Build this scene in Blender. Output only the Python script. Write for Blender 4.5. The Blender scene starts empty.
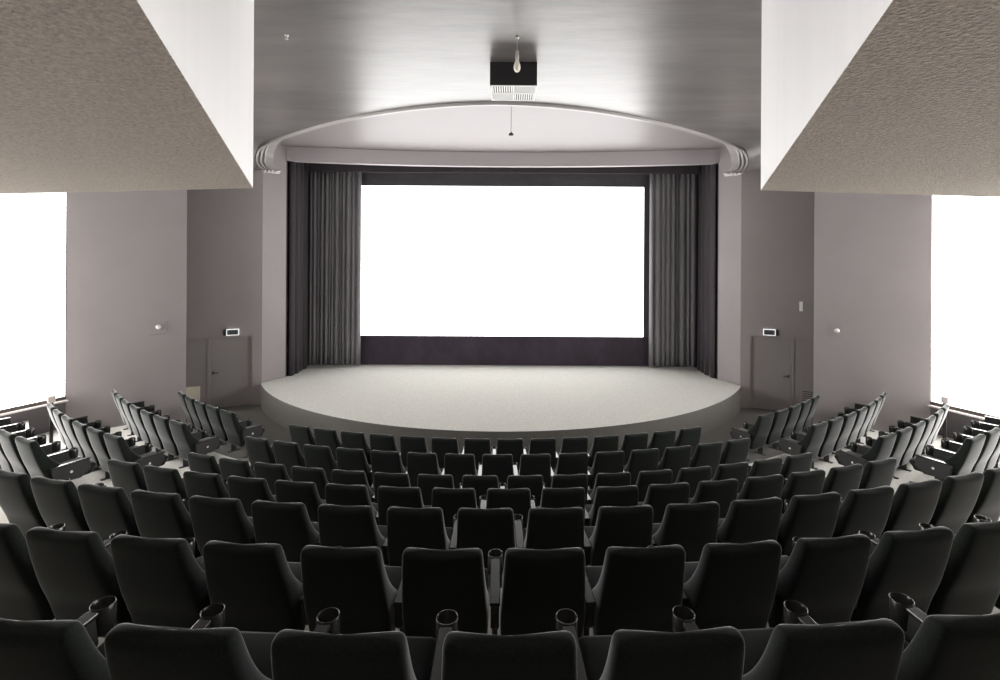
import bpy, bmesh, math, random
from mathutils import Vector, Matrix, Euler
random.seed(7)
C = bpy.context.scene.collection
D = bpy.data
PI = math.pi

# ------------------------------------------------------------------ materials
def mat(name, col, rough=0.7, spec=0.5, sheen=0.0, metal=0.0, noise=None, bump=None, emit=None, coat=0.0):
    """noise=(scale, amount[, stretch]) varies the colour, bump=(scale, strength, distance[, stretch])."""
    m = D.materials.new(name); m.use_nodes = True
    nt = m.node_tree; N = nt.nodes; L = nt.links
    b = N['Principled BSDF']
    b.inputs['Base Color'].default_value = (*col, 1)
    b.inputs['Roughness'].default_value = rough
    b.inputs['Specular IOR Level'].default_value = spec
    b.inputs['Metallic'].default_value = metal
    if sheen:
        b.inputs['Sheen Weight'].default_value = sheen
        b.inputs['Sheen Roughness'].default_value = 0.26
    if coat:
        b.inputs['Coat Weight'].default_value = coat
        b.inputs['Coat Roughness'].default_value = 0.3
    if emit:
        b.inputs['Emission Color'].default_value = (*emit[0], 1)
        b.inputs['Emission Strength'].default_value = emit[1]
    tc = N.new('ShaderNodeTexCoord')
    def tex(scale, stretch, detail=6, rough_=0.6):
        mp = N.new('ShaderNodeMapping'); mp.inputs['Scale'].default_value = stretch
        L.new(tc.outputs['Object'], mp.inputs['Vector'])
        t = N.new('ShaderNodeTexNoise'); t.inputs['Scale'].default_value = scale
        t.inputs['Detail'].default_value = detail; t.inputs['Roughness'].default_value = rough_
        L.new(mp.outputs['Vector'], t.inputs['Vector'])
        return t
    if noise:
        t = tex(noise[0], noise[2] if len(noise) > 2 else (1, 1, 1))
        cr = N.new('ShaderNodeValToRGB')
        a = noise[1]
        cr.color_ramp.elements[0].position = 0.3; cr.color_ramp.elements[1].position = 0.7
        cr.color_ramp.elements[0].color = (*[max(0, c * (1 - a)) for c in col], 1)
        cr.color_ramp.elements[1].color = (*[min(1, c * (1 + a)) for c in col], 1)
        L.new(t.outputs['Fac'], cr.inputs['Fac']); L.new(cr.outputs['Color'], b.inputs['Base Color'])
    if bump:
        t = tex(bump[0], bump[3] if len(bump) > 3 else (1, 1, 1), 4, 0.55)
        bp = N.new('ShaderNodeBump'); bp.inputs['Strength'].default_value = bump[1]
        bp.inputs['Distance'].default_value = bump[2]
        L.new(t.outputs['Fac'], bp.inputs['Height']); L.new(bp.outputs['Normal'], b.inputs['Normal'])
    return m

M = {}
M['fabric'] = mat('seat_fabric', (.016, .0195, .0178), .9, .12, .8, noise=(90, .25), bump=(260, .25, .002))
M['fabric_dark'] = mat('seat_cushion_fabric', (.016, .019, .018), .9, .15, .4, noise=(90, .25), bump=(260, .25, .002))
M['plastic'] = mat('armrest_plastic', (.028, .028, .027), .22, .6)
M['panel'] = mat('armrest_side_panel', (.030, .030, .030), .6, .4)
M['metal'] = mat('black_metal', (.02, .02, .02), .45, .5)
M['dot'] = mat('white_plate', (.8, .8, .78), .4)
M['wall'] = mat('grey_wall_paint', (.27, .244, .247), .62, .35, noise=(.7, .05), bump=(30, .06, .004))
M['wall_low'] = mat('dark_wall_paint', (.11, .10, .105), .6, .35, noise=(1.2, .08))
M['door'] = mat('grey_door_paint', (.27, .246, .246), .5, .4, noise=(1, .04))
M['ceil'] = mat('grey_gloss_ceiling', (.135, .124, .122), .40, .6, noise=(1.1, .28, (.5, 1.8, 1)), bump=(1.2, .45, .02, (.5, 2.0, 1)), coat=.35)
M['plaster'] = mat('rough_plaster', (.80, .70, .61), .9, .2, noise=(60, .24), bump=(60, 1.0, .08))
M['white'] = mat('white_paint', (.88, .87, .875), .7, .3, noise=(1.5, .02, (3, 3, .3)), bump=(8, .05, .01))
M['trim'] = mat('ceiling_trim_paint', (.38, .36, .355), .35, .5)
M['fascia'] = mat('header_paint', (.40, .365, .38), .6, .35)
M['carpet'] = mat('grey_green_carpet', (.61, .595, .555), .95, .1, .1, noise=(38, .18), bump=(120, .5, .006))
M['carpet_stage'] = mat('stage_carpet', (.43, .425, .395), .95, .1, .1, noise=(22, .13), bump=(120, .5, .006))
M['carpet_dark'] = mat('carpet_darker_tone', (.13, .125, .115), .95, .1, .1, noise=(38, .15), bump=(120, .5, .006))  # darker tone for the lowest floor band and the stage's upright faces
M['curtain'] = mat('grey_curtain', (.18, .174, .18), .85, .2, .25, noise=(5, .12, (1, 1, .15)), bump=(160, .15, .003))
M['leg_curtain'] = mat('purple_black_drape', (.040, .034, .038), .9, .2, .15, noise=(5, .15, (1, 1, .15)))
M['mask'] = mat('black_masking_cloth', (.045, .036, .048), .9, .2, .15, noise=(1.6, .3, (1, 1, .6)))
M['mask_grey'] = mat('grey_masking_cloth', (.075, .072, .076), .9, .2, .15, noise=(2, .12))
M['box'] = mat('dark_box_paint', (.018, .017, .018), .5, .4)
M['grille'] = mat('white_grille', (.8, .8, .8), .5)
M['grille_dark'] = mat('grille_shadow', (.05, .05, .05), .8)
M['glassbulb'] = mat('frosted_bulb_glass', (.85, .82, .72), .2, .5)
M['brass'] = mat('pale_metal', (.55, .53, .5), .35, metal=.7)
M['sill'] = mat('pale_sill', (.62, .56, .54), .4)
M['frame'] = mat('dark_window_frame', (.07, .055, .05), .45)
M['cream'] = mat('cream_vent_metal', (.72, .70, .56), .5)
M['signblack'] = mat('sign_print', (.015, .018, .02), .5)
M['signgrey'] = mat('sign_mark', (.10, .11, .115), .5)
M['signface'] = mat('lit_sign_face', (.8, .8, .8), .4, emit=((1, 1, 1), .7))
M['screen'] = mat('lit_screen', (.8, .8, .8), .9, .1, emit=((1, .99, .985), 4.9))
M['pane'] = mat('daylight_pane', (.8, .8, .8), .4, .3, emit=((1, .985, .965), 10.0))

# stage ceiling: pale panels with fine joints
def tile_mat():
    m = mat('pale_ceiling_panels', (.262, .24, .244), .45, .45)
    nt = m.node_tree; N = nt.nodes; L = nt.links
    br = N.new('ShaderNodeTexBrick'); tc = N.new('ShaderNodeTexCoord')
    br.inputs['Scale'].default_value = 1.0
    br.inputs['Color1'].default_value = (.262, .24, .244, 1); br.inputs['Color2'].default_value = (.257, .236, .24, 1)
    br.inputs['Mortar'].default_value = (.25, .23, .232, 1)
    br.inputs['Mortar Size'].default_value = .007; br.inputs['Mortar Smooth'].default_value = .3
    br.inputs['Brick Width'].default_value = 1.2; br.inputs['Row Height'].default_value = .62
    br.offset = 0.0
    L.new(tc.outputs['Object'], br.inputs['Vector']); L.new(br.outputs['Color'], N['Principled BSDF'].inputs['Base Color'])
    return m
M['tile'] = tile_mat()

# ------------------------------------------------------------------ helpers
def link(name, me, m=None, parent=None):
    o = D.objects.new(name, me); C.objects.link(o)
    if m is not None and not me.materials:
        me.materials.append(m)
    if parent is not None:
        o.parent = parent
    return o

def obj(name, bm, m, parent=None, smooth=False):
    bmesh.ops.recalc_face_normals(bm, faces=bm.faces)
    me = D.meshes.new(name); bm.to_mesh(me); bm.free()
    if smooth:
        for p in me.polygons: p.use_smooth = True
    if m is not None: me.materials.append(m)
    return link(name, me, None, parent)

def tag(o, label=None, cat=None, group=None, kind=None):
    if label: o['label'] = label
    if cat: o['category'] = cat
    if group: o['group'] = group
    if kind: o['kind'] = kind
    return o

def empty(name, loc=(0, 0, 0), rz=0.0):
    o = D.objects.new(name, None); C.objects.link(o)
    o.location = loc; o.rotation_euler = (0, 0, rz); o.empty_display_size = .1
    return o

def struct(name, bm, m, label=None, smooth=False):
    return tag(obj(name, bm, m, None, smooth), label, None, None, 'structure')

def add_box(bm, lo, hi, bev=0.0, seg=2, mtx=None):
    c = [(a + b) / 2 for a, b in zip(lo, hi)]; s = [abs(b - a) for a, b in zip(lo, hi)]
    r = bmesh.ops.create_cube(bm, size=1.0)
    vs = r['verts']
    for v in vs:
        v.co = Vector((v.co.x * s[0] + c[0], v.co.y * s[1] + c[1], v.co.z * s[2] + c[2]))
    if bev:
        es = list({e for v in vs for e in v.link_edges})
        rb = bmesh.ops.bevel(bm, geom=es, offset=bev, segments=seg, profile=.5, affect='EDGES')
        vs = list({v for f in rb['faces'] for v in f.verts} | {v for v in vs if v.is_valid})
    if mtx is not None:
        for v in vs: v.co = mtx @ v.co
    return vs

def box(lo, hi, bev=0.0, seg=2, mtx=None):
    bm = bmesh.new(); add_box(bm, lo, hi, bev, seg, mtx); return bm

def add_lathe(bm, prof, n=24, mtx=None, close=False):
    rings = []
    for (r, z) in prof:
        ring = []
        for k in range(n):
            a = 2 * PI * k / n
            co = Vector((r * math.cos(a), r * math.sin(a), z))
            ring.append(bm.verts.new(mtx @ co if mtx is not None else co))
        rings.append(ring)
    seq = rings + ([rings[0]] if close else [])
    for a, b in zip(seq, seq[1:]):
        for k in range(n):
            bm.faces.new((a[k], a[(k + 1) % n], b[(k + 1) % n], b[k]))
    if not close:
        for ring in (rings[0], rings[-1]):
            if (ring[0].co - ring[n // 2].co).length > 1e-5: bm.faces.new(ring)
    return rings

def lathe(prof, n=24, mtx=None, close=False):
    bm = bmesh.new(); add_lathe(bm, prof, n, mtx, close); return bm

def prism(poly, z0, z1):
    """vertical extrusion of a plan polygon"""
    bm = bmesh.new()
    a = [bm.verts.new((x, y, z0)) for x, y in poly]; b = [bm.verts.new((x, y, z1)) for x, y in poly]
    n = len(poly)
    bm.faces.new(a); bm.faces.new(b)
    for i in range(n):
        bm.faces.new((a[i], a[(i + 1) % n], b[(i + 1) % n], b[i]))
    return bm

def wall_seg(p, q, thick, z0, z1):
    """wall between plan points p and q; thickness to the left of p->q"""
    d = Vector((q[0] - p[0], q[1] - p[1])).normalized(); n = Vector((-d.y, d.x)) * thick
    return prism([p, q, (q[0] + n.x, q[1] + n.y), (p[0] + n.x, p[1] + n.y)], z0, z1)

def place(p, q):
    """matrix with origin p, local x towards q (plan), local y = left normal, z up"""
    d = Vector((q[0] - p[0], q[1] - p[1], 0)).normalized()
    n = Vector((-d.y, d.x, 0))
    m = Matrix.Identity(4)
    m.col[0][:3] = d; m.col[1][:3] = n; m.col[2][:3] = (0, 0, 1); m.col[3][:3] = (p[0], p[1], 0)
    return m

def grid_loft(secs, closed=True, cap=True):
    bm = bmesh.new()
    vs = [[bm.verts.new(c) for c in s] for s in secs]
    n = len(secs[0])
    for a, b in zip(vs, vs[1:]):
        for k in range(n if closed else n - 1):
            bm.faces.new((a[k], a[(k + 1) % n], b[(k + 1) % n], b[k]))
    if cap:
        bm.faces.new(vs[0]); bm.faces.new(vs[-1])
    return bm

def subdivided(bm, lv=1):
    """smooth a mesh once, so that copies share the finished surface"""
    bmesh.ops.recalc_face_normals(bm, faces=bm.faces)
    me = D.meshes.new('tmp'); bm.to_mesh(me); bm.free()
    o = D.objects.new('tmp', me); C.objects.link(o)
    md = o.modifiers.new('s', 'SUBSURF'); md.levels = lv; md.render_levels = lv
    dg = bpy.context.evaluated_depsgraph_get(); dg.update()
    me2 = D.meshes.new_from_object(o.evaluated_get(dg))
    D.objects.remove(o); D.meshes.remove(me)
    for p in me2.polygons: p.use_smooth = True
    return me2

# ------------------------------------------------------------------ layout (metres)
AX, AY = 0.0, 20.354                  # centre of the arcs of seats
ROWS = ['A', 'B', 'C', 'D', 'E', 'F', 'G']      # A by the camera ... G by the stage
RAD = dict(A=18.588, B=17.43, C=16.144, D=14.943, E=13.756, F=12.559, G=11.329)
TIER = dict(A=1.896, B=1.525, C=1.125, D=.744, E=.376, F=.193, G=.0)
PITCH = .60
OFF = dict(A=.50, B=.34, C=.65, D=.467, E=.325, F=.155, G=-.019)
STAGE_Z = .65
CEIL_Z = 7.50
SCEIL_Z = 7.78
JW = 9.93; JY = 11.35                # window wall meets the side panel
WS = .362                             # splay of the window walls
PW, PY = 8.19, 12.90                  # near edge of the set-back door wall
KX, KY = 7.04, 14.54                  # corner of door wall and proscenium splay
OX, OY = 6.69, 15.29                  # proscenium opening edge

# ------------------------------------------------------------------ floor
def ring_floor():
    bm = bmesh.new()
    edges = [(26.5, 2.29)]
    order = ROWS
    bands = []                         # (r_outer, r_inner, z)
    bands.append((26.5, RAD['A'] + .25, 2.293))
    for i, n in enumerate(order):
        ri = RAD[order[i + 1]] + .25 if i + 1 < len(order) else 2.0
        bands.append((RAD[n] + .25, ri, TIER[n]))
    n = 96; a0, a1 = -math.radians(58), math.radians(58)
    prev = None
    def arc(r, z):
        return [bm.verts.new((AX + r * math.sin(a0 + (a1 - a0) * k / n), AY - r * math.cos(a0 + (a1 - a0) * k / n), z)) for k in range(n + 1)]
    for ro, ri, z in bands:
        o_ = arc(ro, z); i_ = arc(ri, z)
        for k in range(n):
            bm.faces.new((o_[k], o_[k + 1], i_[k + 1], i_[k]))
            if prev is not None:
                bm.faces.new((prev[k], prev[k + 1], o_[k + 1], o_[k]))
        prev = i_
    return bm
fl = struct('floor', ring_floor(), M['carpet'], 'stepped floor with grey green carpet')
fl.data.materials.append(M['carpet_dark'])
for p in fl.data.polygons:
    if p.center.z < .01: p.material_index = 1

# stage: carpeted platform with a round front
SR, SCY = 8.15, 18.59
def stage_poly():
    a = math.asin(KX / SR)
    pts = [(SR * math.sin(-a + 2 * a * k / 60), SCY - SR * math.cos(-a + 2 * a * k / 60)) for k in range(61)]
    return pts + [(OX - .02, OY - .02), (OX - .02, 17.45), (-OX + .02, 17.45), (-OX + .02, OY - .02)]
bm = prism(stage_poly(), 0.0, STAGE_Z)
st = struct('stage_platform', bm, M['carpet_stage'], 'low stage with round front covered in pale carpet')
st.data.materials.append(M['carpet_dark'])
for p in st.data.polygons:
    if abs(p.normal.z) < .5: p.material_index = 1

# ------------------------------------------------------------------ walls
def side_walls(s, side):
    far = (s * JW, JY)
    near_y = -2.8
    near = (s * (JW + WS * (JY - near_y)), near_y)
    def W(p, q, t, z0, z1):            # thickness away from the room
        return wall_seg(p, q, t if s < 0 else -t, z0, z1)
    # low wall under the window
    nw = (s * (JW + WS * (JY - 2.6)), 2.6)
    struct('wall_%s_rear' % side, W(near, nw, .25, 0, 8.1), M['wall'], 'plain grey wall behind the %s window' % side)
    near = nw
    bm = W(near, far, .25, 0, .985)
    struct('wall_%s_low' % side, bm, M['wall_low'], 'dark low wall under the %s window' % side)
    # wall above the window
    struct('wall_%s_upper' % side, W(near, far, .25, 5.9, 8.1), M['wall'], 'wall above the %s window' % side)
    # panel between window and door wall
    struct('wall_%s_panel' % side, W(far, (s * PW, PY), .2, 0, 8.1), M['wall'], 'flat grey wall panel between window and door on the %s side' % side)
    # return of the panel
    struct('wall_%s_return' % side, W((s * PW, PY), (s * (PW + .9), PY + 1.35), .2, 0, 8.1), M['wall'])
    # set-back door wall, with the recess for the door
    sl = .44
    k = (s * KX, KY)
    def at(x): return (s * x, KY - sl * (x - KX))
    xr0, xr1, zt = 7.275, 9.25, (2.04 if s < 0 else 2.12)
    bm = W(at(xr0), k, .35, 0, 8.1)
    struct('wall_%s_door' % side, bm, M['wall'], 'grey wall beside the stage on the %s side' % side)
    struct('wall_%s_above_door' % side, W(at(9.6), at(xr0), .35, zt, 8.1), M['wall'])
    # splayed jamb of the proscenium
    struct('wall_%s_proscenium' % side, W(k, (s * OX, OY), .2, 0, SCEIL_Z + .3), M['wall'], 'splayed wall edge of the screen opening on the %s side' % side)
    struct('wall_%s_wing' % side, W((s * OX, OY), (s * (OX + .22), 17.45), .2, 0, SCEIL_Z + .3), M['wall_low'])
    # door leaf, stile, fixed side panel in the recess
    p, q = at(xr0), at(xr1)
    L = (Vector(q) - Vector(p)).length
    mt = place(p, q)
    yo = -1 if s < 0 else 1            # local y away from the room
    def lb(x0, x1, d0, d1, z0, z1, bev=0.0):
        lo = (x0, min(yo * d0, yo * d1), z0); hi = (x1, max(yo * d0, yo * d1), z1)
        return box(lo, hi, bev, 2, mt)
    struct('wall_%s_door_side_panel' % side, lb(1.13, L + .2, .06, .20, 0, zt), M['door'], 'fixed panel beside the %s door' % side)
    dn = 1 if s < 0 else 2
    door = struct('door_%d' % dn, lb(.05, 1.05, .10, .15, .01, zt - .03, .004), M['door'], 'grey flush door on the %s of the stage' % side)
    bm = lb(0.0, .05, .04, .2, 0, zt); b2 = lb(1.05, 1.13, .035, .2, 0, zt)
    me_ = D.meshes.new('x'); b2.to_mesh(me_); b2.free(); bm.from_mesh(me_)
    b3 = lb(.05, 1.05, .04, .2, zt - .03, zt); b3.to_mesh(me_); b3.free(); bm.from_mesh(me_)
    obj('door_frame', bm, M['door'], door)
    bm = lb(.97, 1.01, .06, .10, .98, 1.06, .006)
    b2 = lb(.86, .99, .045, .065, 1.005, 1.03, .006); b2.to_mesh(me_); b2.free(); bm.from_mesh(me_)
    h = obj('door_handle', bm, M['metal'], door)
    h['label'] = 'dark lever handle'
    D.meshes.remove(me_)
    # window: frame, mullions, pane, sill
    L2 = Vector((far[0] - near[0], far[1] - near[1])).length
    mw = place(far, near)              # local x runs from the far jamb to the near one
    yo2 = -1 if s < 0 else 1
    def wb(x0, x1, d0, d1, z0, z1, bev=0.0):
        lo = (x0, min(yo2 * d0, yo2 * d1), z0); hi = (x1, max(yo2 * d0, yo2 * d1), z1)
        return box(lo, hi, bev, 2, mw)
    wn = 1 if s < 0 else 2
    win = struct('window_%d' % wn, wb(.0, L2, .035, .055, 1.09, 5.9), M['pane'], 'tall bright window on the %s side' % side)
    fb = wb(0, L2, -.01, .034, 1.02, 1.095)
    f2 = wb(0, L2, .0, .034, 5.82, 5.9)
    mm = D.meshes.new('x'); f2.to_mesh(mm); f2.free(); fb.from_mesh(mm); D.meshes.remove(mm)
    obj('window_frame', fb, M['frame'], win)
    obj('window_sill', wb(0, L2, -.10, .22, .985, 1.02, .006), M['sill'], win)
    return at, mt, yo, L
atL, mL, yL, LL = side_walls(-1, 'left')
atR, mR, yR, LR = side_walls(1, 'right')
struct('wall_back', box((-16, -3.1, 1.5), (16, -2.85, 8.1)), M['wall_low'])
# wall behind screen
struct('wall_screen', box((-7.6, 17.45, 0), (7.6, 17.65, 8.3)), M['wall_low'])

# header over the opening, gently curved
def header():
    n = 40; R = (OX * OX + .68 * .68) / (2 * .68)
    bm = bmesh.new(); prof = [(0, 7.335), (0, SCEIL_Z + .1), (.22, SCEIL_Z + .1), (.22, 7.335)]
    secs = []
    for k in range(n + 1):
        x = -OX + 2 * OX * k / n
        y = OY + .68 - (R - math.sqrt(R * R - x * x))
        secs.append([(x, y + d, z) for d, z in prof])
    return grid_loft(secs)
struct('wall_header', header(), M['fascia'], 'curved grey header above the screen opening')

# ------------------------------------------------------------------ ceilings
# lip of the auditorium ceiling: follows the stage front in plan and curls down at both walls
LIP = [(0, 10.12, 7.5), (1.44, 10.36, 7.5), (2.87, 10.96, 7.5), (4.33, 11.88, 7.5), (5.66, 12.94, 7.5), (6.42, 13.62, 7.5),
       (6.79, 13.88, 7.43), (6.96, 14.00, 7.26), (6.99, 14.02, 7.06), (6.92, 14.07, 6.90), (6.78, 14.12, 6.80)]
def spline(pts, m=8):
    out = []
    P = [Vector(p) for p in pts]
    P = [Vector((-P[1].x, P[1].y, P[1].z))] + P + [P[-1] * 2 - P[-2]]
    for i in range(1, len(P) - 2):
        for k in range(m):
            t = k / m
            a, b, c, d = P[i - 1], P[i], P[i + 1], P[i + 2]
            out.append(.5 * ((2 * b) + (c - a) * t + (2 * a - 5 * b + 4 * c - d) * t * t + (3 * b - a - 3 * c + d) * t ** 3))
    out.append(P[-2]); return out
half = spline(LIP)
lip = [Vector((-p.x, p.y, p.z)) for p in reversed(half[1:])] + half
def aud_ceiling():
    bm = bmesh.new()
    flat = [p for p in half]
    # the flat sheet, from the lip back over the seats, and the coves at both sides
    row0 = [bm.verts.new(p) for p in lip]
    rows = [row0]
    out = max(range(len(half)), key=lambda i: half[i].x)
    for f in (.03, .25, .5, .75, 1.0):
        row = []
        for i, p in enumerate(lip):    # behind the curl the cove simply meets the outer strip
            beyond = abs(i - (len(half) - 1)) > out
            x = math.copysign(abs(half[out].x), p.x) if beyond else p.x
            row.append(bm.verts.new((x, p.y * (1 - f) + f * (-2.9), p.z)))
        rows.append(row)
    for a, b in zip(rows, rows[1:]):
        for k in range(len(lip) - 1):
            bm.faces.new((a[k], a[k + 1], b[k + 1], b[k]))
    return bm
o = struct('ceiling', aud_ceiling(), M['ceil'], 'glossy grey ceiling over the seats', True)
# outer strips of ceiling beyond the coves
for s, nm in ((-1, 'left'), (1, 'right')):
    struct('ceiling_%s' % nm, box((min(s * 6.985, s * 16), -2.9, 6.9), (max(s * 6.985, s * 16), 14.0, 6.98)), M['ceil'])

# stepped trim along the lip
def trim_mesh():
    prof = [(-.03, -.002), (-.02, -.055), (.045, -.055), (.05, -.012), (.07, .015), (.075, .06), (.15, .075), (.155, .125), (.22, .14), (.225, .19), (.28, .205), (.29, .25), (.52, .285), (.53, .34), (-.03, .34)]
    ends = [(-.02, .0), (-.015, .03), (.05, .035), (.06, -.02), (.10, -.02), (.11, .055), (.17, .06), (.18, .0), (.22, .0), (.23, .08),
            (.28, .085), (.29, .03), (.50, .13), (.52, .0), (-.02, -.05)]     # the curled ends stand out from the wall in rounded steps
    secs = []
    n = len(half) - 1
    for i, p in enumerate(lip):
        s = -1 if p.x < 0 else 1
        j = abs(i - n) / n             # 0 centre .. 1 wall end
        a = lip[max(0, i - 1)]; b = lip[min(len(lip) - 1, i + 1)]
        t = (b - a).normalized()
        pl = Vector((-t.y, t.x, 0))
        if pl.y < 0: pl = -pl
        pl = pl.normalized() if pl.length > 1e-4 else Vector((0, 1, 0))
        e = Vector((-s * .38, .92, 0))
        w = min(1, max(0, (j - .5) / .2))
        nrm = (pl * (1 - w) + e * w).normalized()
        up = t.cross(nrm).normalized()      # over the sheet; away from the hall at the curled ends
        secs.append([p + nrm * (u * (1 - w) + ue * w) + up * (v * (1 - w) - ve * w) for (u, v), (ue, ve) in zip(prof, ends)])
    return grid_loft(secs)
struct('trim_1', trim_mesh(), M['trim'], 'stepped moulding along the curved ceiling edge')

# ceiling over the stage
bm = prism([(-7.9, 9.6), (7.9, 9.6), (7.9, 16.4), (-7.9, 16.4)], SCEIL_Z, SCEIL_Z + .1)
struct('ceiling_stage', bm, M['tile'], 'pale panelled ceiling over the stage')

# lowered plaster ceiling by the camera with a flared notch
def soffit():
    poly = [(-13.9, 6.62), (-4.92, 5.035), (-2.072, 4.52), (-.205, .2), (.84, .2), (2.55, 4.475), (5.075, 4.84), (13.9, 6.3), (15.6, -2.84), (-15.6, -2.84)]
    bm = prism(poly, 4.888, 7.46)
    return bm
sf = struct('ceiling_soffit', soffit(), None, 'lowered rough plaster ceiling with white notch edges')
for k in ('plaster', 'white'): sf.data.materials.append(M[k])
for p in sf.data.polygons:
    p.material_index = 0 if p.normal.z < -.5 else 1

# ------------------------------------------------------------------ screen and curtains
scr = obj('projection_screen', box((-4.95, 17.20, 1.66), (4.885, 17.23, 6.87)), M['screen'])
tag(scr, 'large blank white lit cinema screen above the stage', 'screen')
def sub(name, bm, m, par, label=None):
    o = obj(name, bm, m, par)
    if label: o['label'] = label
    return o
sub('masking_panel', box((-5.3, 17.16, STAGE_Z + .01), (5.25, 17.195, 1.66)), M['mask'], scr, 'dark purple cloth below the picture')
sub('masking_panel', box((-6.6, 17.16, 6.87), (6.6, 17.195, 7.42)), M['mask_grey'], scr, 'grey cloth above the picture')
sub('masking_panel', box((-5.3, 17.16, 1.66), (-4.95, 17.195, 6.87)), M['mask'], scr)
sub('masking_panel', box((4.885, 17.16, 1.66), (5.25, 17.195, 6.87)), M['mask_grey'], scr)

def curtain(x0, x1, y, z0, z1, folds, amp, seed, along_y=False, flare=.0):
    """pleated cloth of real thickness; along_y: x0..x1 run in depth at x = y"""
    rnd = random.Random(seed)
    n = folds * 10
    # uneven pleats
    ph = [0]
    ws = [rnd.uniform(.6, 1.5) for _ in range(folds)]
    tot = sum(ws); edges = [0]
    for w in ws: edges.append(edges[-1] + w / tot)
    am = [rnd.uniform(.6, 1.15) for _ in range(folds)]
    nz = 8
    front = []
    for iz in range(nz + 1):
        f = iz / nz; z = z0 + (z1 - z0) * f
        row = []
        for k in range(n + 1):
            u = k / n
            i = min(folds - 1, max(j for j in range(folds) if edges[j] <= u + 1e-9))
            t = (u - edges[i]) / (edges[i + 1] - edges[i])
            v = -abs(math.sin(PI * t)) ** .75 * amp * am[i] * (1 + .25 * (1 - f) + .12 * math.sin(3 * f + seed + i))
            du = .004 * math.sin(2.2 * f * 2 + i * 1.7) * (1 - f)
            pos = x0 + (x1 - x0) * (u + du * min(1, 4 * u) * min(1, 4 * (1 - u)))
            row.append((pos, v - flare * (1 - f) ** 3))
        front.append(row)
    bm = bmesh.new()
    def pt(pos, v, z): return (y + v, pos, z) if along_y else (pos, y + v, z)
    T = .02
    A = []; B = []
    for iz, row in enumerate(front):
        z = z0 + (z1 - z0) * iz / nz
        A.append([bm.verts.new(pt(p, v, z)) for p, v in row])
        B.append([bm.verts.new(pt(p, v + T * (1 if not along_y or amp >= 0 else -1), z)) for p, v in row])
    for iz in range(nz):
        for k in range(n):
            bm.faces.new((A[iz][k], A[iz][k + 1], A[iz + 1][k + 1], A[iz + 1][k]))
            bm.faces.new((B[iz][k], B[iz + 1][k], B[iz + 1][k + 1], B[iz][k + 1]))
        for k in (0, n):
            bm.faces.new((A[iz][k], A[iz + 1][k], B[iz + 1][k], B[iz][k]))
    for iz in (0, nz):
        for k in range(n):
            bm.faces.new((A[iz][k], B[iz][k], B[iz][k + 1], A[iz][k + 1]))
    return bm
o = obj('stage_curtain', curtain(-6.62, -4.88, 16.95, STAGE_Z + .06, 7.6, 13, .13, 3), M['curtain'], None, True)
tag(o, 'grey pleated curtain beside the screen, on the side whose door has a cream vent', 'curtain', 'pleated stage curtains')
o['label'] = 'grey pleated stage curtain at the left edge of the white screen'
o = obj('stage_curtain', curtain(5.02, 6.62, 16.95, STAGE_Z + .06, 7.6, 9, .14, 8), M['curtain'], None, True)
tag(o, 'grey pleated stage curtain at the right edge of the white screen', 'curtain', 'pleated stage curtains')
o = obj('side_drape', curtain(15.36, 16.66, -6.60, STAGE_Z + .005, 7.6, 4, -.07, 5, True), M['leg_curtain'], None, True)
tag(o, 'narrow dark drape hanging inside the left end of the stage opening', 'curtain', 'dark side drapes')
o = obj('side_drape', curtain(15.36, 16.66, 6.62, STAGE_Z + .005, 7.6, 4, .07, 6, True), M['leg_curtain'], None, True)
tag(o, 'narrow dark drape hanging inside the right end of the stage opening', 'curtain', 'dark side drapes')

bm = box((-6.42, 16.28, 7.18), (6.42, 16.31, 7.62))
o = obj('curtain_valance', bm, M['leg_curtain'])
tag(o, 'long dark cloth strip hanging behind the header above the curtains', 'curtain')

# ------------------------------------------------------------------ the seats
def backrest_mesh():
    #        z     half w   rear y  thick  wing
    lev = [(.19, .246, .222, .085, .09),
           (.27, .252, .212, .09, .11),
           (.36, .258, .188, .11, .22),
           (.46, .263, .162, .12, .29),
           (.54, .262, .128, .12, .26),
           (.62, .257, .098, .12, .195),
           (.72, .250, .066, .12, .145),
           (.83, .244, .036, .112, .115),
           (.92, .239, .014, .104, .104),
           (.968, .236, .004, .096, .096),
           (.990, .228, .011, .078, .078),
           (1.000, .209, .028, .046, .046)]
    secs = []
    for z, w, yr, t, wg in lev:
        rc = .028 if z < .98 else .02
        wt = .055
        dip = max(0, (z - .75) / .25)
        pts = []
        for u in (-1, -.62, 0, .62, 1):
            x = u * (w - rc); pts.append((x, yr - .006 * (1 - u * u)))
        pts += [(w - rc * .25, yr + rc * .3), (w, yr + rc * 1.1)]
        pts += [(w, yr + max(wg * .6, rc * 1.4)), (w - .006, yr + wg - .012), (w - wt * .5, yr + wg), (w - wt, yr + wg - .012)]
        yc = yr + t
        q = min(yc, yr + wg)
        pts += [(w - wt - .02, min(yr + wg - .012, q + .008)), (w * .45, q - .004)]
        pts += [(0, q - .01)]
        rightside = pts[5:13]
        pts += [(-x, y) for x, y in reversed(rightside)]
        secs.append([(x, y, z - dip * .020 * (1 - min(1, abs(x) / w) ** 2)) for x, y in pts])
    secs = [[(x, y - .075, z + .014) for x, y, z in q] for q in secs]
    return subdivided(grid_loft(secs), 2)

def cushion_mesh():
    bm = box((-.245, .16, .315), (.245, .70, .465), .045, 3)
    for v in bm.verts:
        v.co.z += .018 * (v.co.y - .2) + (.012 * (1 - (v.co.x / .245) ** 2) if v.co.z > .4 else 0)
        if v.co.y > .6 and v.co.z < .4: v.co.y -= .05
    bmesh.ops.recalc_face_normals(bm, faces=bm.faces)
    me = D.meshes.new('seat_cushion'); bm.to_mesh(me); bm.free()
    for p in me.polygons: p.use_smooth = True
    return me

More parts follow.
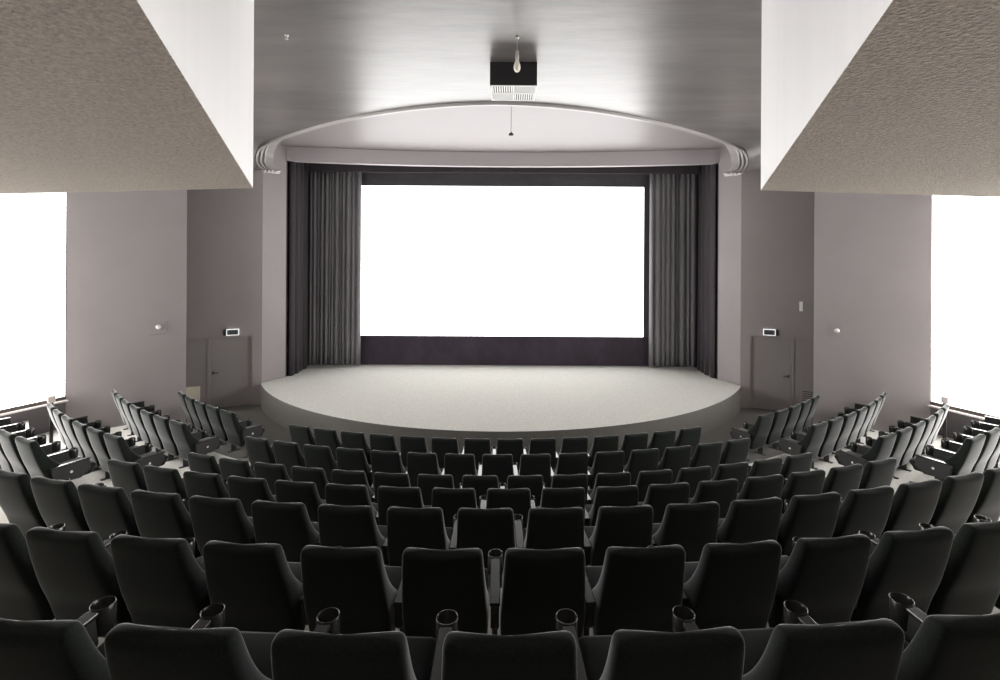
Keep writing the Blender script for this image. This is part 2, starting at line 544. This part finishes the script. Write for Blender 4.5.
AX0 = -.293                           # an armrest's line, towards the neighbour
def armrest_mesh(sx):
    """side panel under a flat top; sx places it"""
    prof = [(.22, .36), (.46, .34), (.585, .44), (.565, .582), (.13, .574), (.15, .42)]
    bm = bmesh.new()
    h = .027
    a = [bm.verts.new((sx - h, y, z)) for y, z in prof]; b = [bm.verts.new((sx + h, y, z)) for y, z in prof]
    bm.faces.new(a); bm.faces.new(b)
    for i in range(len(prof)):
        bm.faces.new((a[i], a[(i + 1) % len(prof)], b[(i + 1) % len(prof)], b[i]))
    bmesh.ops.bevel(bm, geom=bm.edges[:], offset=.006, segments=2, affect='EDGES')
    bmesh.ops.recalc_face_normals(bm, faces=bm.faces)
    me = D.meshes.new('armrest'); bm.to_mesh(me); bm.free(); me.materials.append(M['panel'])
    return me
def armpad_mesh(sx):
    mtx = Matrix.Translation((sx, .34, .5865)) @ Matrix.Rotation(.018, 4, 'X')
    bm = box((-.032, -.22, -.011), (.032, .235, .011), .006, 2, mtx)
    bmesh.ops.recalc_face_normals(bm, faces=bm.faces)
    me = D.meshes.new('armrest_pad'); bm.to_mesh(me); bm.free(); me.materials.append(M['plastic'])
    return me
def cup_mesh(sx):
    R_, t = .054, .0045
    mtx = Matrix.Translation((sx, .630, -.030))
    bm = lathe([(.0005, .50), (R_ - .002, .50), (R_, .503), (R_, .634), (R_ - t * .3, .636), (R_ - t * .7, .636), (R_ - t, .634), (R_ - t, .506), (.0005, .506)], 32, mtx, False)
    bmesh.ops.recalc_face_normals(bm, faces=bm.faces)
    me = D.meshes.new('cup_holder'); bm.to_mesh(me); bm.free(); me.materials.append(M['plastic'])
    for p in me.polygons: p.use_smooth = True
    return me
def pedestal_mesh(sx):
    bm = bmesh.new()
    add_box(bm, (sx - .018, .24, .012), (sx + .018, .34, .37), .004)
    add_box(bm, (sx - .035, .17, 0.0), (sx + .035, .42, .014), .004)
    bmesh.ops.recalc_face_normals(bm, faces=bm.faces)
    me = D.meshes.new('leg'); bm.to_mesh(me); bm.free(); me.materials.append(M['metal'])
    return me

BACK = backrest_mesh(); BACK.name = 'backrest'; BACK.materials.clear(); BACK.materials.append(M['fabric'])
CUSH = cushion_mesh(); CUSH.materials.append(M['fabric_dark'])
ARM = {s: armrest_mesh(s * -AX0) for s in (-1, 1)}
PAD = {s: armpad_mesh(s * -AX0) for s in (-1, 1)}
CUP = {s: cup_mesh(s * -AX0) for s in (-1, 1)}
LEG = {s: pedestal_mesh(s * -AX0) for s in (-1, 1)}
DOT = {}
for s in (-1, 1):
    sx = s * -AX0
    mtx = Matrix.Translation((sx + s * .027, .35, .47)) @ Matrix.Rotation(s * PI / 2, 4, 'Y')
    bm = lathe([(.018, -.001), (.018, .003), (.015, .005), (.0001, .0055)], 20, mtx)
    bmesh.ops.recalc_face_normals(bm, faces=bm.faces)
    me = D.meshes.new('number_plate'); bm.to_mesh(me); bm.free(); me.materials.append(M['dot']); DOT[s] = me

def arm_on(root, s, cup=True, dot=False):
    a = link('armrest', ARM[s], None, root)
    link('armrest_pad', PAD[s], None, a)
    if cup: link('cup_holder', CUP[s], None, a)
    if dot:
        d = link('number_plate', DOT[s], None, a); d['label'] = 'small round white plate'
    link('leg', LEG[s], None, root)

ORD = ['first', 'second', 'third', 'fourth', 'fifth', 'sixth', 'seventh', 'eighth', 'ninth', 'tenth', 'eleventh', 'twelfth',
       'thirteenth', 'fourteenth', 'fifteenth', 'sixteenth', 'seventeenth', 'eighteenth']
ROWNAME = dict(G='front row', F='second row', E='third row', D='fourth row', C='fifth row', B='sixth row', A='seventh row')

def seat(row, th, arms, label, group, dots=()):
    R = RAD[row]
    r = empty('theatre_seat', (AX + R * math.sin(th), AY - R * math.cos(th), TIER[row]), th)
    tag(r, label, 'seat', group)
    link('backrest', BACK, None, r)
    link('seat_cushion', CUSH, None, r)
    for s, cup in arms: arm_on(r, s, cup, s in dots)
    return r

# centre block: (lowest and highest place of each row, counted from the row's middle)
CENTRE = dict(A=(-3, 3), B=(-5.5, 6.5), C=(-8.5, 8.5), D=(-8, 8), E=(-7.5, 7.5), F=(-7, 7), G=(-6.5, 6.5))
for row in ROWS:
    a, b = CENTRE[row]; n = int(b - a) + 1
    for i in range(n):
        th = (a + i + OFF[row]) * PITCH / RAD[row]
        arms = [(-1, True)] + ([(1, row in 'AB')] if i == n - 1 else [])
        seat(row, th, arms, 'dark fabric cinema seat, %s from the left in the %s of the centre block' % (ORD[i], ROWNAME[row]),
             'centre block seats, %s' % ROWNAME[row])
# side blocks, counted from the aisle outwards
SIDE = {('D', -1): (.441, 6), ('E', -1): (.463, 6), ('F', -1): (.493, 7), ('G', -1): (.534, 5),
        ('D', 1): (.487, 6), ('E', 1): (.498, 6), ('F', 1): (.511, 7), ('G', 1): (.532, 5)}
for (row, s), (t0, n) in SIDE.items():
    side = 'left' if s < 0 else 'right'
    for i in range(n):
        th = s * (t0 + i * PITCH / RAD[row])
        # the aisle-side arm belongs to this seat; the outermost seat also closes the row
        arms = [(-s, i > 0)] + ([(s, False)] if i == n - 1 else [])
        seat(row, th, arms, 'dark fabric cinema seat, %s from the aisle in the %s of the %s block' % (ORD[i], ROWNAME[row], side),
             '%s block seats, %s' % (side, ROWNAME[row]), (-s,) if i == 0 else ())

# ------------------------------------------------------------------ small things
# short posts at the window end of the third row
for s, side in ((-1, 'left'), (1, 'right')):
    th = s * ((.463 if s < 0 else .498) + 6.05 * PITCH / RAD['E'])
    R = RAD['E'] - .05
    p = empty('guide_post', (AX + R * math.sin(th), AY - R * math.cos(th), TIER['E']), th)
    tag(p, 'short pale post at the end of the third row under the %s window' % side, 'post', 'posts by the windows')
    obj('post_shaft', box((-.03, -.03, 0), (.03, .03, .93), .006), M['metal'], p)
    obj('post_cap', box((-.06, -.06, .93), (.06, .06, 1.07), .012), M['sill'], p)

# low dark domes on the aisle steps
for s, side in ((-1, 'left'), (1, 'right')):
    x, y = (-6.06, 7.62) if s < 0 else (6.10, 7.72)
    o = obj('step_light', lathe([(.075, 0), (.07, .012), (.05, .026), (.025, .032), (.0005, .034)], 20), M['metal'], None, True)
    o.location = (x, y, TIER['D'])
    tag(o, 'small dark dome on the carpet of the %s aisle step' % side, 'light', 'aisle step domes')

def on_wall(mt, yo, x, z):
    """point on a wall face: x along it"""
    return mt @ Vector((x, 0, z))
# exit signs above the doors, vents beside them, plates
for s, side, mt, yo in ((-1, 'left', mL, yL), (1, 'right', mR, yR)):
    # local x from the stage corner outward; room side is -yo
    def lb(x0, x1, d0, d1, z0, z1, bev=0.0):
        a, b = sorted((-yo * d0, -yo * d1))
        return box((x0, a, z0), (x1, b, z1), bev, 2, mt)
    up = 0.0 if s < 0 else .085
    t = obj('exit_sign', lb(.335, .655, .004, .06, 2.085 + up, 2.265 + up, .004), M['signface'])
    tag(t, 'small lit exit sign with dark lettering above the %s door' % side, 'sign', 'exit signs')
    obj('sign_print', lb(.358, .632, .0605, .064, 2.106 + up, 2.244 + up), M['signblack'], t)
    bm = lb(.385, .40, .0645, .066, 2.145 + up, 2.215 + up)
    mm = D.meshes.new('x')
    for k in range(1, 6):
        b2 = lb(.385 + k * .028, .40 + k * .028, .0645, .066, 2.145 + .012 * (k % 2) + up, 2.215 + up); b2.to_mesh(mm); b2.free(); bm.from_mesh(mm)
    b2 = lb(.575, .61, .0645, .066, 2.14 + up, 2.22 + up); b2.to_mesh(mm); b2.free(); bm.from_mesh(mm); D.meshes.remove(mm)
    obj('sign_mark', bm, M['signgrey'], t)
    obj('bracket', lb(.66, .73, .004, .045, 2.09 + up, 2.26 + up, .004), M['metal'], t)
    # vent low on the fixed panel
    def pv(x0, x1, d0, d1, z0, z1, bev=0.0):
        a, b = sorted((yo * (.06 - d0), yo * (.06 - d1)))
        return box((x0, a, z0), (x1, b, z1), bev, 2, mt)
    v = empty('wall_vent', (0, 0, 0))
    vm = M['cream'] if s < 0 else M['door']
    vt = 'pale cream' if s < 0 else 'grey'
    tag(v, '%s slatted vent low on the panel beside the %s door' % (vt, side), 'vent', 'wall vents')
    obj('vent_plate', pv(1.32, 1.80, .002, .012, .30, .66), M['grille_dark'] if s > 0 else M['cream'], v)
    bm = pv(1.30, 1.34, .0125, .03, .28, .68); mm = D.meshes.new('x')
    for c in ((1.78, 1.82, .28, .68), (1.34, 1.78, .28, .31), (1.34, 1.78, .65, .68)):
        b2 = pv(c[0], c[1], .0125, .03, c[2], c[3]); b2.to_mesh(mm); b2.free(); bm.from_mesh(mm)
    obj('vent_frame', bm, vm, v)
    bm = pv(1.34, 1.78, .0125, .025, .335, .375)
    for k in range(1, 5):
        b2 = pv(1.34, 1.78, .0125, .025, .335 + .062 * k, .375 + .062 * k); b2.to_mesh(mm); b2.free(); bm.from_mesh(mm)
    D.meshes.remove(mm)
    obj('vent_slats', bm, vm, v)
    # flush plate on the wall between door and stage, higher up
    q0 = (s * KX, KY); q1 = (s * 9.0, KY - .44 * (9.0 - KX)); mk = place(q0, q1)
    a, b = sorted((-yo * .002, -yo * .014))
    o = obj('wall_plate', box((.03, a, 3.04), (.235, b, 3.28), .003, 2, mk), M['wall'])
    tag(o, 'flush square wall plate high up between the %s door and the stage' % side, 'plate', 'flush wall plates')
    # round sensor on a square plate on the side panel
    far = (s * JW, JY); nr = (s * PW, PY); mp = place(far, nr)
    Lp = (Vector(nr) - Vector(far)).length
    sd = 1 if s > 0 else -1             # towards the room in local y
    u, z = (Lp - .60, 2.54) if s < 0 else (Lp - .52, 2.54)
    f = empty('wall_sensor', (0, 0, 0))
    tag(f, 'round white sensor on a square plate on the grey panel by the %s window' % side, 'sensor', 'wall sensors')
    a, b = sorted((sd * .002, sd * .016))
    obj('mounting_plate', box((u - .17, a, z - .17), (u + .17, b, z + .17), .006, 2, mp), M['wall'], f)
    mtx = mp @ Matrix.Translation((u, sd * .016, z)) @ Matrix.Rotation(-sd * PI / 2, 4, 'X')
    obj('sensor_dome', lathe([(.06, 0), (.06, .02), (.05, .042), (.03, .06), (.0005, .066)], 24, mtx), M['sill'], f, True)

# slim white notice on the wall above the right-hand panel
mk = place((KX, KY), (9.0, KY - .44 * (9.0 - KX)))
o = obj('wall_notice', box((1.50, -.018, 2.90), (1.585, -.003, 3.17), .002, 2, mk), M['dot'])
tag(o, 'slim upright white plate on the grey wall above the right door vent', 'plate')

# dropped duct box with a four-way grille, hanging under the ceiling
b = empty('air_duct_box', (.31, 8.07, 7.12))
tag(b, 'dark square duct box with white four-way grille under the ceiling', 'vent')
bx = obj('box_shell', box((-.385, 0, 0), (.385, .75, .378), .004), M['box'], b)
fr = bmesh.new()
for lo, hi in (((-.385, .0, -.012), (.385, .03, -.001)), ((-.385, .72, -.012), (.385, .75, -.001)), ((-.385, .03, -.012), (-.36, .72, -.001)), ((.36, .03, -.012), (.385, .72, -.001)), ((-.015, .03, -.012), (.015, .72, -.001)), ((-.36, .36, -.012), (.36, .39, -.001))):
    add_box(fr, lo, hi)
gr = obj('grille_frame', fr, M['grille'], b)
for (cx, cy, vert) in ((-.1875, .195, True), (.1875, .195, False), (-.1875, .555, False), (.1875, .555, True)):
    g = bmesh.new()
    for k in range(9):
        t = -.155 + k * .31 / 8
        if vert: add_box(g, (cx + t - .010, cy - .16, -.010), (cx + t + .010, cy + .16, -.001))
        else: add_box(g, (cx - .17, cy + t - .010, -.010), (cx + .17, cy + t + .010, -.001))
    obj('grille_vanes', g, M['grille'], gr)

# bare bulb on a short cord
l = empty('pendant_bulb', (.36, 7.18, 7.5))
tag(l, 'bare frosted light bulb on a short cord in front of the duct box', 'light')
obj('ceiling_rose', lathe([(.028, 0), (.028, -.012), (.018, -.03), (.0005, -.034)], 20), M['brass'], l, True)
obj('cord', lathe([(.005, -.03), (.005, -.215)], 10), M['brass'], l)
obj('socket', lathe([(.010, -.195), (.022, -.205), (.024, -.245), (.019, -.255), (.027, -.263), (.027, -.325), (.022, -.33)], 20), M['brass'], l, True)
obj('bulb', lathe([(.020, -.328), (.025, -.35), (.040, -.385), (.050, -.42), (.052, -.45), (.043, -.485), (.026, -.507), (.0005, -.515)], 24), M['glassbulb'], l, True)
# stage pendant
l = empty('pendant_sensor', (.265, 11.3, SCEIL_Z))
tag(l, 'small dark pendant hanging on a thin rod from the stage ceiling', 'light')
obj('rod', lathe([(.005, 0), (.005, -.60)], 8), M['metal'], l)
obj('pendant_head', lathe([(.015, -.58), (.05, -.61), (.062, -.635), (.045, -.655), (.02, -.66), (.0005, -.662)], 20), M['metal'], l, True)
# ceiling sprinkler
o = obj('ceiling_hook', lathe([(.03, 0), (.03, -.01), (.012, -.02), (.012, -.05), (.022, -.055), (.022, -.062), (.0005, -.064)], 16), M['brass'], None, True)
o.location = (-2.98, 7.16, CEIL_Z)
tag(o, 'tiny metal fitting on the grey ceiling far from the duct box', 'fitting')

# ------------------------------------------------------------------ camera, world, view
cam = D.cameras.new('camera'); co = D.objects.new('camera', cam); C.objects.link(co)
cam.sensor_fit = 'HORIZONTAL'; cam.sensor_width = 36.0; cam.lens = 494.07 / 1000 * 36.0
cam.shift_x = (500 - 511.87) / 1000; cam.shift_y = (262.66 - 340) / 1000
cam.clip_start = .02
co.location = (.3003, 0, 4.22)
co.matrix_world = Matrix.Translation((.3003, 0, 4.22)) @ Matrix.Rotation(PI / 2, 4, 'X') @ Matrix.Rotation(.0057, 4, 'Z')
S = bpy.context.scene
S.camera = co
w = D.worlds.new('world'); S.world = w; w.use_nodes = True
w.node_tree.nodes['Background'].inputs['Color'].default_value = (.9, .95, 1, 1)
w.node_tree.nodes['Background'].inputs['Strength'].default_value = .05
S.view_settings.view_transform = 'Standard'; S.view_settings.look = 'None'
S.view_settings.exposure = 0.0; S.view_settings.gamma = 1.0
S.view_settings.use_curve_mapping = False
try:
    S.cycles.max_bounces = 8; S.cycles.diffuse_bounces = 6; S.cycles.glossy_bounces = 4
    S.cycles.use_denoising = True
    S.cycles.sample_clamp_indirect = 6.0
except Exception:
    pass
